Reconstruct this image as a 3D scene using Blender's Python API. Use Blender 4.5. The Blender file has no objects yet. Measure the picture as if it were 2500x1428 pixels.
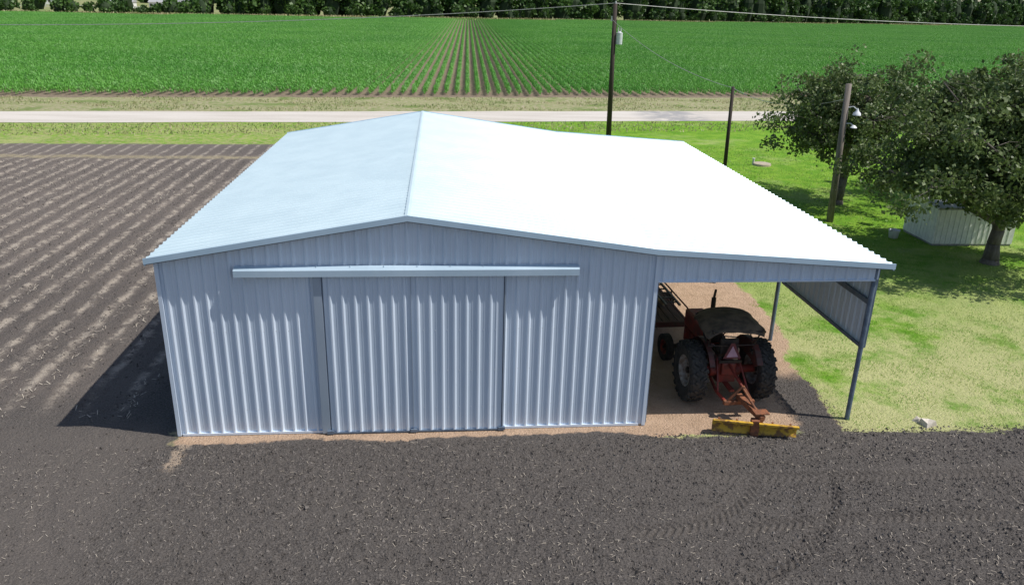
import bpy, math, random
import numpy as np
from mathutils import Vector, Matrix
random.seed(7); rng=np.random.default_rng(7)
S=bpy.context.scene; COL=S.collection

# ------------------------------------------------------------ node helpers
class NT:
    def __init__(s,mat):
        s.t=mat.node_tree; s.n=s.t.nodes; s.l=s.t.links
    def new(s,ty,**k):
        nd=s.n.new(ty)
        for a,b in k.items(): setattr(nd,a,b)
        return nd
    def put(s,sock,v):
        if isinstance(v,bpy.types.NodeSocket): s.l.new(v,sock)
        elif v is not None:
            if isinstance(v,tuple) and len(v)==3 and sock.type=='RGBA': v=v+(1,)
            sock.default_value=v
    def m(s,op,a,b=None,c=None):
        nd=s.new('ShaderNodeMath',operation=op)
        s.put(nd.inputs[0],a)
        if b is not None: s.put(nd.inputs[1],b)
        if c is not None: s.put(nd.inputs[2],c)
        return nd.outputs[0]
    def noise(s,scale,detail=3,vec=None,rough=.55,out='Fac'):
        nd=s.new('ShaderNodeTexNoise'); nd.inputs['Scale'].default_value=scale
        nd.inputs['Detail'].default_value=detail; nd.inputs['Roughness'].default_value=rough
        if vec is not None: s.l.new(vec,nd.inputs['Vector'])
        return nd.outputs[out]
    def vor(s,scale,vec=None,out='Distance'):
        nd=s.new('ShaderNodeTexVoronoi'); nd.inputs['Scale'].default_value=scale
        if vec is not None: s.l.new(vec,nd.inputs['Vector'])
        return nd.outputs[out]
    def sm(s,v,a,b,o0=0.,o1=1.):
        nd=s.new('ShaderNodeMapRange',interpolation_type='SMOOTHSTEP')
        s.put(nd.inputs[0],v); s.put(nd.inputs[1],a); s.put(nd.inputs[2],b)
        nd.inputs[3].default_value=o0; nd.inputs[4].default_value=o1
        return nd.outputs[0]
    def mix(s,f,a,b):
        nd=s.new('ShaderNodeMix',data_type='RGBA')
        s.put(nd.inputs[0],f); s.put(nd.inputs[6],a); s.put(nd.inputs[7],b)
        return nd.outputs[2]
    def scalevec(s,vec,sc):
        nd=s.new('ShaderNodeMapping'); s.l.new(vec,nd.inputs[0]); nd.inputs['Scale'].default_value=sc
        return nd.outputs[0]
    def bump(s,h,strength=.5,dist=.02,normal=None):
        nd=s.new('ShaderNodeBump'); nd.inputs['Strength'].default_value=strength
        nd.inputs['Distance'].default_value=dist; s.l.new(h,nd.inputs['Height'])
        if normal is not None: s.l.new(normal,nd.inputs['Normal'])
        return nd.outputs[0]
def newmat(name):
    m=bpy.data.materials.new(name); m.use_nodes=True
    return m,NT(m),m.node_tree.nodes['Principled BSDF']
def simple(name,c1,c2=None,rough=.6,metal=0.,scale=6.,bump=0.,bscale=40.,bdist=.01,contrast=(.35,.65),stretch=(1,1,1),spec=.5):
    m,N,P=newmat(name)
    co=N.new('ShaderNodeTexCoord').outputs['Object']
    v=N.scalevec(co,stretch)
    if c2 is None: c2=tuple(x*.75 for x in c1)
    f=N.sm(N.noise(scale,5,v,.6),*contrast)
    N.put(P.inputs['Base Color'],N.mix(f,c1,c2))
    P.inputs['Roughness'].default_value=rough; P.inputs['Metallic'].default_value=metal
    P.inputs['Specular IOR Level'].default_value=spec
    if bump>0: N.put(P.inputs['Normal'],N.bump(N.noise(bscale,4,v),bump,bdist))
    return m
def leafmat(name,c1,c2,scale=.8,trans=.35,c3=None):
    m,N,P=newmat(name)
    pos=N.new('ShaderNodeNewGeometry').outputs['Position']
    f=N.sm(N.noise(scale,3,pos),.35,.65)
    g=N.noise(scale*14,2,pos)
    col=N.mix(f,c1,c2)
    col=N.mix(N.sm(g,.5,.72),col,c3 if c3 else tuple(min(1,x*1.6) for x in c2))
    N.put(P.inputs['Base Color'],col); P.inputs['Roughness'].default_value=.5
    P.inputs['Specular IOR Level'].default_value=.35
    tr=N.new('ShaderNodeBsdfTranslucent'); N.put(tr.inputs[0],col)
    mx=N.new('ShaderNodeMixShader'); mx.inputs[0].default_value=trans
    N.l.new(P.outputs[0],mx.inputs[1]); N.l.new(tr.outputs[0],mx.inputs[2])
    N.l.new(mx.outputs[0],N.n['Material Output'].inputs[0])
    return m

# ------------------------------------------------------------ mesh helpers
def obj_from(name,verts,faces,mat,parent=None,smooth=False):
    me=bpy.data.meshes.new(name); me.from_pydata([tuple(v) for v in verts],[],faces); me.update()
    if smooth: me.polygons.foreach_set('use_smooth',[True]*len(me.polygons))
    o=bpy.data.objects.new(name,me); COL.objects.link(o)
    if mat: me.materials.append(mat)
    if parent: o.parent=parent
    return o
def rawmesh(name,V,idx,k,mat,parent=None,link=True):
    nf=len(idx)//k
    me=bpy.data.meshes.new(name)
    me.vertices.add(len(V)); me.vertices.foreach_set('co',np.ascontiguousarray(V,dtype=np.float32).ravel())
    me.loops.add(nf*k); me.loops.foreach_set('vertex_index',np.ascontiguousarray(idx,dtype=np.int32))
    me.polygons.add(nf); me.polygons.foreach_set('loop_start',np.arange(0,nf*k,k,dtype=np.int32))
    try: me.polygons.foreach_set('loop_total',np.full(nf,k,dtype=np.int32))
    except Exception: pass
    me.update(calc_edges=True); me.validate()
    if mat: me.materials.append(mat)
    o=bpy.data.objects.new(name,me)
    if link: COL.objects.link(o)
    if parent: o.parent=parent
    return o
def npmesh(name,V,k,mat,parent=None,link=True):
    return rawmesh(name,V,np.arange(len(V)),k,mat,parent,link)
def empty(name,loc=(0,0,0),rz=0):
    e=bpy.data.objects.new(name,None); COL.objects.link(e); e.location=loc; e.rotation_euler=(0,0,rz); e.empty_display_size=.3
    return e
class MB:
    def __init__(s): s.v=[]; s.f=[]
    def add(s,vs,fs):
        b=len(s.v); s.v+= [tuple(v) for v in vs]; s.f+=[tuple(i+b for i in f) for f in fs]
    def box(s,c,d,M=None):
        x,y,z=[q/2 for q in d]
        vs=[Vector((sx*x,sy*y,sz*z)) for sx in(-1,1) for sy in(-1,1) for sz in(-1,1)]
        if M is not None: vs=[M@v for v in vs]
        vs=[v+Vector(c) for v in vs]
        s.add(vs,[(0,1,3,2),(4,6,7,5),(0,4,5,1),(2,3,7,6),(0,2,6,4),(1,5,7,3)])
    def cyl(s,p0,p1,r0,r1=None,n=12,cap=True):
        if r1 is None: r1=r0
        p0=Vector(p0);p1=Vector(p1);d=(p1-p0).normalized()
        a=d.orthogonal().normalized(); b=d.cross(a)
        vs=[]
        for p,r in((p0,r0),(p1,r1)):
            for i in range(n):
                t=2*math.pi*i/n; vs.append(p+a*math.cos(t)*r+b*math.sin(t)*r)
        fs=[(i,(i+1)%n,n+(i+1)%n,n+i) for i in range(n)]
        if cap: fs+= [tuple(range(n))[::-1],tuple(range(n,2*n))]
        s.add(vs,fs)
    def path(s,pts,rs,n=8):
        for i in range(len(pts)-1):
            s.cyl(pts[i],pts[i+1],rs[i] if not isinstance(rs,(int,float)) else rs, rs[i+1] if not isinstance(rs,(int,float)) else rs,n)
    def lathe(s,prof,c,axis='X',n=40,closed=False):
        vs=[];m=len(prof)
        for i in range(n):
            t=2*math.pi*i/n
            for (a,r) in prof:
                if axis=='X': vs.append((c[0]+a,c[1]+r*math.cos(t),c[2]+r*math.sin(t)))
                elif axis=='Z': vs.append((c[0]+r*math.cos(t),c[1]+r*math.sin(t),c[2]+a))
        fs=[]
        for i in range(n):
            for j in range(m-1 if not closed else m):
                k=(j+1)%m; i2=(i+1)%n
                fs.append((i*m+j,i*m+k,i2*m+k,i2*m+j))
        s.add(vs,fs)
    def obj(s,name,mat,parent=None,smooth=False,bevel=0):
        o=obj_from(name,s.v,s.f,mat,parent,smooth)
        if bevel:
            b=o.modifiers.new('b','BEVEL'); b.width=bevel; b.segments=2; b.limit_method='ANGLE'
        return o
def rquads(C,size,rng,aspect=1.6,up=0.):
    n=len(C); a=rng.normal(size=(n,3)); a/=np.linalg.norm(a,axis=1)[:,None]
    b=rng.normal(size=(n,3))
    b-= (b*a).sum(1)[:,None]*a; b/=np.linalg.norm(b,axis=1)[:,None]
    sz=np.asarray(size).reshape(-1,1)
    V=np.stack([C-a*sz*.5*aspect, C+b*sz*.5, C+a*sz*.5*aspect, C-b*sz*.5],1)
    return V.reshape(-1,3)

# ------------------------------------------------------------ camera
F=1900.
Zc=Vector((130,5086,1900)).normalized()
Yc=Vector((-178,734,-F)); Yc=(Yc-Zc*Yc.dot(Zc)).normalized()
Xc=Yc.cross(Zc)
cam=bpy.data.cameras.new('camera'); co=bpy.data.objects.new('camera',cam); COL.objects.link(co)
cam.sensor_width=36; cam.lens=36*F/2500; cam.clip_end=6000; cam.clip_start=.1
M=Matrix((Xc,Yc,Zc)).to_4x4(); M.translation=Vector((0,0,8.1)); co.matrix_world=M
S.camera=co

# ------------------------------------------------------------ light
sv=Vector((2.4,-.62,3.7)).normalized()
sun=bpy.data.lights.new('sun','SUN'); sun.energy=5.0; sun.angle=math.radians(.5); sun.color=(1,.955,.885)
so=bpy.data.objects.new('sun',sun); COL.objects.link(so); so.rotation_euler=(-sv).to_track_quat('-Z','Y').to_euler(); so.location=(20,-10,40)
w=bpy.data.worlds.new('World'); S.world=w; w.use_nodes=True
wt=w.node_tree; sky=wt.nodes.new('ShaderNodeTexSky'); sky.sky_type='NISHITA'; sky.sun_disc=False
sky.sun_elevation=math.asin(sv.z); sky.sun_rotation=math.atan2(sv.x,sv.y)
wt.links.new(sky.outputs[0],wt.nodes['Background'].inputs[0]); wt.nodes['Background'].inputs[1].default_value=.12
S.view_settings.view_transform='Standard'

# ------------------------------------------------------------ ground
def ground_mat():
    m,N,P=newmat('ground_mat')
    co=N.new('ShaderNodeTexCoord').outputs['Object']
    sp=N.new('ShaderNodeSeparateXYZ'); N.l.new(co,sp.inputs[0]); x,y=sp.outputs[0],sp.outputs[1]
    cb=N.new('ShaderNodeCombineXYZ'); N.l.new(x,cb.inputs[0]); N.l.new(y,cb.inputs[1]); co=cb.outputs[0]
    w1=N.m('MULTIPLY',N.m('SUBTRACT',N.noise(.5,2,co),.5),.9)
    w2=N.m('MULTIPLY',N.m('SUBTRACT',N.noise(5,4,co),.5),.45)
    wob=N.m('ADD',w1,w2)
    yw=N.m('ADD',y,wob); xw=N.m('ADD',x,N.m('MULTIPLY',wob,-1.))
    n1=N.noise(.35,4,co); n2=N.noise(3.,5,co,.65); n3=N.noise(28,5,co,.7); n4=N.noise(110,3,co,.7)
    n5=N.noise(.08,3,co); n6=N.noise(1.1,6,co,.7)
    far=N.mix(N.sm(n5,.4,.6),(.30,.27,.15),(.16,.22,.07))
    g=N.mix(N.sm(n6,.35,.65),(.12,.30,.018),(.24,.42,.04))
    dry=N.mix(N.sm(n3,.3,.7),(.64,.60,.34),(.44,.46,.18))
    dm=N.m('MULTIPLY',N.sm(y,29,14.5),N.sm(N.m('ADD',n1,N.m('MULTIPLY',n6,.9)),.72,1.02))
    dm=N.m('MAXIMUM',dm,N.m('MULTIPLY',N.sm(N.noise(.22,5,co,.65),.5,.68),.5))
    lawn=N.mix(dm,g,dry)
    lawn=N.mix(N.m('MULTIPLY',N.sm(n4,.35,.75),.45),lawn,(.10,.16,.02))
    lawn=N.mix(N.m('MULTIPLY',N.sm(n2,.6,.75),.35),lawn,(.06,.13,.015))
    lawn=N.mix(N.m('MULTIPLY',N.sm(x,2,-6),N.sm(n2,.35,.7)),lawn,(.40,.37,.18))
    # soil
    so_=N.mix(N.sm(n3,.3,.72),(.050,.045,.042),(.170,.153,.142))
    so_=N.mix(N.m('MULTIPLY',N.sm(n1,.35,.7),.35),so_,(.14,.124,.112))
    so_=N.mix(N.m('MULTIPLY',N.sm(n4,.62,.75),.4),so_,(.30,.27,.23))
    drv=N.m('MULTIPLY',N.sm(N.m('ADD',x,N.m('MULTIPLY',wob,1.5)),-4.6,-6.2),N.sm(yw,15.,13.6))
    so_=N.mix(N.m('MULTIPLY',drv,.55),so_,N.mix(n2,(.115,.10,.09),(.20,.175,.155)))
    fx=N.m('FRACT',N.m('DIVIDE',N.m('ADD',x,N.m('MULTIPLY',N.noise(.9,3,co),.3)),.76))
    tri=N.m('ABSOLUTE',N.m('SUBTRACT',fx,.5))
    leftm=N.m('MULTIPLY',N.sm(x,-5.9,-6.6),N.sm(yw,14.2,16.))
    rowl=N.m('MULTIPLY',N.m('MULTIPLY',N.sm(tri,.22,.02),N.sm(N.noise(2.0,8,co,.8),.42,.58)),leftm)
    so_=N.mix(N.m('MULTIPLY',leftm,.65),so_,N.mix(N.sm(n3,.25,.75),(.082,.070,.063),(.215,.185,.165)))
    so_=N.mix(N.m('MULTIPLY',N.m('MULTIPLY',leftm,N.sm(n5,.42,.6)),.35),so_,(.23,.195,.17))
    so_=N.mix(N.m('MULTIPLY',rowl,.7),so_,(.48,.42,.35))
    es=N.m('MULTIPLY',N.sm(N.m('ABSOLUTE',N.m('SUBTRACT',yw,42.3)),.7,.1),N.sm(x,-3,-6))
    so_=N.mix(N.m('MULTIPLY',es,N.sm(n2,.3,.6)),so_,(.34,.29,.19))
    sm_=N.m('MULTIPLY',N.m('MULTIPLY',N.sm(N.m('ABSOLUTE',N.m('ADD',xw,5.0)),.2,.05),N.sm(y,12.35,12.6)),N.sm(y,13.7,13.5))
    so_=N.mix(N.m('MULTIPLY',sm_,.8),so_,(.42,.33,.25))
    cl=N.mix(N.sm(n2,.3,.7),(.52,.36,.25),(.40,.27,.18))
    cl=N.mix(N.m('MULTIPLY',N.sm(n3,.4,.7),.6),cl,(.60,.46,.34))
    cf=N.mix(N.sm(n2,.35,.65),(.17,.135,.10),(.28,.22,.16))
    vg=N.mix(N.sm(n2,.35,.65),(.42,.36,.25),(.22,.27,.09))
    vg=N.mix(N.sm(n1,.5,.68),vg,(.17,.23,.07))
    ys=N.m('SUBTRACT',y,N.m('MULTIPLY',x,.0956)); ysw=N.m('ADD',ys,N.m('MULTIPLY',wob,1.5))
    yc=N.m('SUBTRACT',y,N.m('MULTIPLY',x,.115)); ycw=N.m('ADD',yc,N.m('MULTIPLY',wob,2.))
    col=N.mix(N.sm(ysw,56,57),lawn,vg)
    col=N.mix(N.sm(ycw,70.3,71.2),col,cf)
    yt=N.m('SUBTRACT',y,N.m('MULTIPLY',x,.4))
    col=N.mix(N.sm(yt,361,364),col,far)
    xb=N.m('ADD',8.35,N.sm(y,15,19.5,0.,.85))
    inx=N.sm(N.m('SUBTRACT',xb,xw),-.06,.06)
    clay=N.m('MULTIPLY',N.m('MULTIPLY',inx,N.sm(xw,-5.35,-5.2)),N.m('MULTIPLY',N.sm(yw,13.25,13.35),N.sm(y,29.5,28.5)))
    col=N.mix(clay,col,cl)
    lim=N.m('SUBTRACT',13.50,N.m('MULTIPLY',N.sm(x,3.6,4.6),.28))
    s1=N.sm(N.m('SUBTRACT',lim,N.m('ADD',y,N.m('MULTIPLY',wob,.6))),-.03,.05)
    out=N.m('SUBTRACT',xb,xw)
    s1=N.m('MULTIPLY',s1,N.m('MAXIMUM',N.sm(out,-.3,0.),N.sm(yw,13.2,13.1)))
    s1=N.m('MAXIMUM',s1,N.m('MULTIPLY',N.m('MULTIPLY',N.sm(xw,7.2,7.5),inx),N.sm(yw,16.2,15.6)))
    s2=N.m('MULTIPLY',N.sm(xw,-5.2,-5.35),N.sm(N.m('SUBTRACT',yw,N.m('MULTIPLY',x,.03)),46.9,46.4))
    soil=N.m('MAXIMUM',s1,s2)
    col=N.mix(soil,col,so_)
    N.put(P.inputs['Base Color'],col); P.inputs['Roughness'].default_value=.95
    P.inputs['Specular IOR Level'].default_value=.15
    vv=N.m('MULTIPLY',N.vor(22,co),1.)
    h=N.m('ADD',N.m('MULTIPLY',n3,1.),N.m('ADD',N.m('MULTIPLY',vv,-.5),N.m('MULTIPLY',n2,1.5)))
    h=N.m('ADD',h,N.m('MULTIPLY',n4,.4))
    N.put(P.inputs['Normal'],N.bump(h,.85,.06))
    return m
gm=ground_mat()
xs=[-3000,-200,-40,-12,12,40,200,3000]; ysl=[-300,0,10,20,50,150,600,4000]
vs=[(x,y,0) for y in ysl for x in xs]; fs=[(j*8+i,j*8+i+1,(j+1)*8+i+1,(j+1)*8+i) for j in range(7) for i in range(7)]
obj_from('ground',vs,fs,gm)

def vnoise(X,Y,f,seed):
    r=np.random.default_rng(seed); T=r.random((256,256))
    u=X*f+1000.; v=Y*f+1000.; i=np.floor(u).astype(int); j=np.floor(v).astype(int); a=u-i; b=v-j
    a=a*a*(3-2*a); b=b*b*(3-2*b); g=lambda p,q:T[p&255,q&255]
    return (g(i,j)*(1-a)+g(i+1,j)*a)*(1-b)+(g(i,j+1)*(1-a)+g(i+1,j+1)*a)*b
ss=lambda t:np.clip(t,0,1)**2*(3-2*np.clip(t,0,1))
def trackband(d,s,hw):
    band=ss((hw-np.abs(d))/.05)
    ph=(s+np.abs(d)*.9*1.0)/.15; lug=ss((.28-np.abs((ph%1)-.5))/.1)
    return band,lug
def hfront(X,Y):
    n=.5*vnoise(X,Y,2.2,1)+.9*vnoise(X,Y,6,2)**1.5+.9*vnoise(X,Y,14,3)**2+.6*vnoise(X,Y,27,4)**2
    rough=1-.72*ss((-4.9-X+.8*vnoise(X,Y,.8,9))/1.2)
    rough=rough*(1-.45*ss((vnoise(X,Y,.45,31)-.45)/.25)*ss((X-1)/3))
    h=.030*n*rough+.05*vnoise(X,Y,.5,5)
    h+=.014*np.sin(Y*7+1.5*np.sin(X*.5))*ss((X+3)/6)
    for (kind,a,b_,c,hw,x0,x1) in (('l',11.75,.10,.5,.20,4.6,12.5),('l',10.35,-.12,.6,.19,4.5,12.5),('a',3.4,12.8,2.45,.20,0,0),('a',3.4,12.8,3.85,.19,0,0)):
        if kind=='l':
            d=Y-(a+b_*np.sin(X*c)); s=X; reg=ss((X-x0)/.6)*ss((x1-X)/.6)
        else:
            dx=X-a; dy=Y-b_; rr=np.sqrt(dx*dx+dy*dy); d=rr-c; s=np.arctan2(dy,dx)*c; reg=ss((X-2.6)/.6)*ss((b_-.7-Y)/.4)
        band,lug=trackband(d,s,hw); bm=band*reg*(.65+.35*ss((vnoise(X,Y,1.1,11)-.3)/.3))
        h=h*(1-.8*bm)+bm*(.002+.034*lug)
    for (cx,cy,r_) in ((-3.2,12.6,3.6),(-3.2,12.6,4.9)):
        rr=np.hypot(X-cx,Y-cy); bm=ss((.2-np.abs(rr-r_))/.08)*ss((-4.-X)/.8)*.7
        h=h*(1-.5*bm)
    return h
def hleft(X,Y):
    w_=X+.3*(vnoise(X,Y,.9,21)-.5)*.6
    row=np.cos(2*np.pi*w_/.76)
    n=.8*vnoise(X,Y,5,22)**1.5+.8*vnoise(X,Y,11,23)**2
    rm=ss((Y-14)/1.6)*ss((-5.9-X)/.6)
    return .024*(row+1)*rm*(.4+.9*vnoise(X,Y,.7,24))+.045*n*(.35+.65*rm)+.01
def grid(name,x0,x1,y0,y1,st,hf):
    gx=np.arange(x0,x1+1e-6,st); gy=np.arange(y0,y1+1e-6,st); X,Y=np.meshgrid(gx,gy)
    H=hf(X,Y)
    e=np.minimum(np.minimum(X-x0,x1-X),np.minimum(Y-y0,y1-Y)); f=ss(e/.35)
    jx=rng.uniform(-.3,.3,X.shape)*st; jy=rng.uniform(-.3,.3,X.shape)*st
    Z=-.012+(H+.016)*f
    V=np.stack([X+jx*f,Y+jy*f,Z],-1).reshape(-1,3); nx=len(gx); ny=len(gy)
    I=np.arange(nx*ny).reshape(ny,nx); idx=np.stack([I[:-1,:-1],I[:-1,1:],I[1:,1:],I[1:,:-1]],-1).reshape(-1)
    return rawmesh(name,V,idx,4,gm)
FX0,FX1,FY0,FY1=-11.,14.,8.4,13.42
grid('plowed_soil',FX0,FX1,FY0,FY1,.024,hfront)
LX0,LX1,LY0,LY1=-33.,-5.25,13.0,41.6
grid('tilled_field',LX0,LX1,LY0,LY1,.065,hleft)
def zf(c):
    X,Y=c[:,0],c[:,1]
    e=np.minimum(np.minimum(X-FX0,FX1-X),np.minimum(Y-FY0,FY1-Y)); a=-.012+(hfront(X,Y)+.016)*ss(e/.35); a=np.where(e>0,a,-9)
    e=np.minimum(np.minimum(X-LX0,LX1-X),np.minimum(Y-LY0,LY1-Y)); b=-.012+(hleft(X,Y)+.016)*ss(e/.35); b=np.where(e>0,b,-9)
    return np.maximum(np.maximum(a,b),0.)

def clods(n,xr,yr,smin,smax,rng,filt=None):
    c=np.stack([rng.uniform(*xr,n),rng.uniform(*yr,n),np.zeros(n)],1)
    if filt is not None: c=c[filt(c)]
    c[:,2]=zf(c)
    n=len(c); s=smin+(smax-smin)*rng.random(n)**3
    base=np.array([[1,0,0],[-.5,.87,0],[-.5,-.87,0],[0,0,1.]])
    ang=rng.uniform(0,6.28,n); ca,sa=np.cos(ang),np.sin(ang)
    b=base[None]*rng.uniform(.55,1.3,(n,4,1))*s[:,None,None]
    bx=b[...,0]*ca[:,None]-b[...,1]*sa[:,None]; by=b[...,0]*sa[:,None]+b[...,1]*ca[:,None]
    jit=rng.normal(0,.25,(n,2))*s[:,None]
    bx[:,3]+=jit[:,0]; by[:,3]+=jit[:,1]
    P=np.stack([bx,by,b[...,2]*.8],-1)+c[:,None]
    P[:,:3,2]-=.006
    T=P[:,[0,1,3, 1,2,3, 2,0,3]]
    return T.reshape(-1,3)
clodm=simple('soil_clod_mat',(.060,.054,.05),(.17,.153,.141),.95,scale=9,spec=.1)
def intrack(c):
    r=np.hypot(c[:,0]-3.4,c[:,1]-12.8); t=((np.abs(c[:,1]-11.75)<.2)|(np.abs(c[:,1]-10.35)<.2))&(c[:,0]>4.8)
    return t|((np.abs(r-2.45)<.2)&(c[:,0]>2.8)&(c[:,1]<12))
A=clods(70000,(-11,14),(8.5,13.4),.010,.042,rng,lambda c:((c[:,0]>-5.5)|(rng.random(len(c))<.3))&(~intrack(c)))
B=clods(45000,(-32,-5.3),(13.2,41),.012,.05,rng,lambda c:(c[:,0]>-.68*c[:,1]-2))
C_=clods(2500,(7.3,8.5),(13.3,15.8),.008,.03,rng)
npmesh('soil_clods',np.concatenate([A,B,C_]),3,clodm)
def straw(c,lmin,lmax,w,rng,dirbias=None):
    n=len(c); ang=rng.uniform(0,6.28,n) if dirbias is None else rng.normal(dirbias,.8,n)
    L=rng.uniform(lmin,lmax,n); d=np.stack([np.cos(ang),np.sin(ang),rng.normal(0,.15,n)],1)*L[:,None]*.5
    p=np.stack([-np.sin(ang),np.cos(ang),np.zeros(n)],1)*w*.5
    c=c.copy(); c[:,2]=zf(c)+.016
    return np.stack([c-d-p,c+d-p,c+d+p,c-d+p],1).reshape(-1,3)
n=7000; c=np.stack([rng.uniform(-10,13,n),rng.uniform(8.5,13.3,n),np.zeros(n)],1)
k=(np.sin(c[:,0]*.8+1)+np.sin(c[:,1]*1.3+c[:,0]*.3))*.5; c=c[rng.random(n)<.3+.4*k]
ST=[straw(c,.015,.085,.006,rng)]
rows=[]
for i in range(50):
    xr=-6.46-.76*i
    m_=int(360); yy=rng.uniform(14.5,41,m_)
    xx=xr+rng.normal(0,.1,m_)+.1*np.sin(yy*.6+i)
    keep=(np.sin(yy*1.7+i*2.1)+np.sin(yy*.6+i))*.5+rng.random(m_)>.45
    rows.append(np.stack([xx,yy,np.zeros(m_)],1)[keep])
c=np.concatenate(rows); c=c[c[:,0]>-.68*c[:,1]-2]
ST.append(straw(c,.04,.20,.014,rng,1.57))
npmesh('straw_litter',np.concatenate(ST),4,simple('straw_mat',(.52,.46,.38),(.36,.31,.25),.8,scale=5))

def blades(n,xr,yr,h0,h1,wd,rng,filt=None):
    c=np.stack([rng.uniform(*xr,n),rng.uniform(*yr,n),np.zeros(n)],1)
    if filt is not None: c=c[filt(c)]
    n=len(c); a=rng.uniform(0,6.28,n); h=rng.uniform(h0,h1,n)
    p=np.stack([np.cos(a),np.sin(a),0*a],1)*wd
    t=c+np.stack([rng.normal(0,.5,n)*h,rng.normal(0,.5,n)*h,h],1)
    return np.stack([c-p,c+p,t],1).reshape(-1,3)
def lf(c):
    xb=8.45+.85*np.clip((c[:,1]-15)/4.5,0,1)+.25*np.sin(c[:,1]*3)+.15*np.sin(c[:,1]*7)
    cl=vnoise(c[:,0],c[:,1],1.3,41)*.6+vnoise(c[:,0],c[:,1],4,42)*.4
    return (c[:,0]>xb)&(c[:,1]>13.2+.2*np.sin(c[:,0]*2))&(c[:,0]<.85*c[:,1]+3)&(rng.random(len(c))<.15+1.6*np.clip(cl-.3,0,1))
gb=[blades(120000,(8.3,26),(13,28),.02,.06,.008,rng,lf),blades(60000,(9,40),(28,47),.04,.09,.016,rng,lf)]
GL=leafmat('lawn_blade_mat',(.17,.38,.03),(.34,.46,.11),.8,.35,(.56,.54,.26))
npmesh('lawn_grass',np.concatenate(gb),3,GL)
def vf(c):
    s=c[:,1]-.0956*c[:,0]
    return ((s>61.9)&(s<70.5)&(np.sin(c[:,0]*.5)+np.sin(c[:,1]*1.2+c[:,0]*.2)>-.2))|((s>51)&(s<55.4))
vb=blades(60000,(-50,65),(44,80),.06,.22,.04,rng,vf)
npmesh('verge_grass',vb,3,leafmat('verge_grass_mat',(.22,.30,.09),(.42,.38,.2),.3,.35,(.52,.46,.3)))

def road():
    m,N,P=newmat('road_mat'); co=N.new('ShaderNodeTexCoord').outputs['Object']
    n1=N.noise(.4,4,N.scalevec(co,(.3,2,1))); n2=N.noise(8,5,co,.7)
    c=N.mix(N.sm(n1,.35,.65),(.54,.50,.45),(.45,.41,.36)); c=N.mix(N.m('MULTIPLY',N.sm(n2,.4,.7),.4),c,(.60,.56,.51))
    sp=N.new('ShaderNodeSeparateXYZ'); N.l.new(co,sp.inputs[0])
    pt=N.m('MULTIPLY',N.sm(N.m('ABSOLUTE',N.m('SUBTRACT',sp.outputs[0],18.)),3.5,1.),N.sm(N.noise(.8,4,co),.35,.55))
    c=N.mix(N.m('MULTIPLY',pt,.75),c,(.22,.22,.23))
    N.put(P.inputs['Base Color'],c); P.inputs['Roughness'].default_value=.9
    N.put(P.inputs['Normal'],N.bump(n2,.3,.02)); return m
sl=.0956; L=[];R=[]
for i in range(241):
    x=-600+i*5; yc_=58.8+sl*x
    L.append((x,yc_-2.75+random.uniform(-.18,.18),.02)); R.append((x,yc_+2.65+random.uniform(-.18,.18),.02))
obj_from('road',L+R,[(i,i+1,242+i,241+i) for i in range(240)],road())

# ------------------------------------------------------------ barn
def galv(name,c1,c2,metal,rough,spang=.12):
    m,N,P=newmat(name); co=N.new('ShaderNodeTexCoord').outputs['Object']
    n=N.noise(1.2,4,N.scalevec(co,(1,1,.25))); s=N.vor(60,co,'Color')
    b=N.new('ShaderNodeSeparateColor'); N.l.new(s,b.inputs[0])
    c=N.mix(N.sm(n,.3,.7),c1,c2)
    N.put(P.inputs['Base Color'],c); P.inputs['Metallic'].default_value=metal
    N.put(P.inputs['Roughness'],N.m('ADD',rough-.06,N.m('MULTIPLY',b.outputs[0],spang)))
    N.put(P.inputs['Normal'],N.bump(N.noise(2.5,3,co),.12,.02))
    return m
WALL=galv('galvanised_wall_mat',(.66,.75,.86),(.58,.67,.78),.15,.38)
DOOR=galv('galvanised_door_mat',(.62,.71,.82),(.55,.64,.75),.15,.38)
ROOF=galv('galvanised_roof_mat',(.58,.70,.745),(.53,.65,.70),.12,.42)
TRIM=galv('trim_mat',(.50,.65,.77),(.44,.59,.71),.2,.4)
HOOD=galv('track_hood_mat',(.46,.58,.68),(.40,.52,.62),.2,.45)
DTRIM=galv('dark_trim_mat',(.20,.23,.27),(.16,.18,.22),.3,.5)
STEEL=simple('steel_frame_mat',(.16,.21,.28),(.10,.14,.20),.5,.3)
barn=empty('metal_barn')
X0,X1,XE=-5.09,4.10,8.6; YF,YB=13.77,27.5; RX=-.6
def zr(x):
    if x<RX: return 3.66+(4.44-3.66)*(x+5.2)/(RX+5.2)
    if x<4.05: return 4.44+(3.79-4.44)*(x-RX)/(4.05-RX)
    return 3.79+(3.48-3.79)*(x-4.05)/(8.75-4.05)
def prof(u0,u1,pitch=.229,h=.030,bw=.088,tw=.028,minor=.006,phase=0.):
    pts=[(u0,0)]; u=u0+pitch/2+phase
    while u<u1-bw/2-.005:
        pts+=[(u-bw/2,0),(u-tw/2,h),(u+tw/2,h),(u+bw/2,0)]
        if minor and u+pitch<u1:
            for q in (.5,):
                c=u+pitch*q; pts+=[(c-.018,0),(c-.006,minor),(c+.006,minor),(c+.018,0)]
        u+=pitch
    pts.append((u1,0))
    return pts
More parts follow.
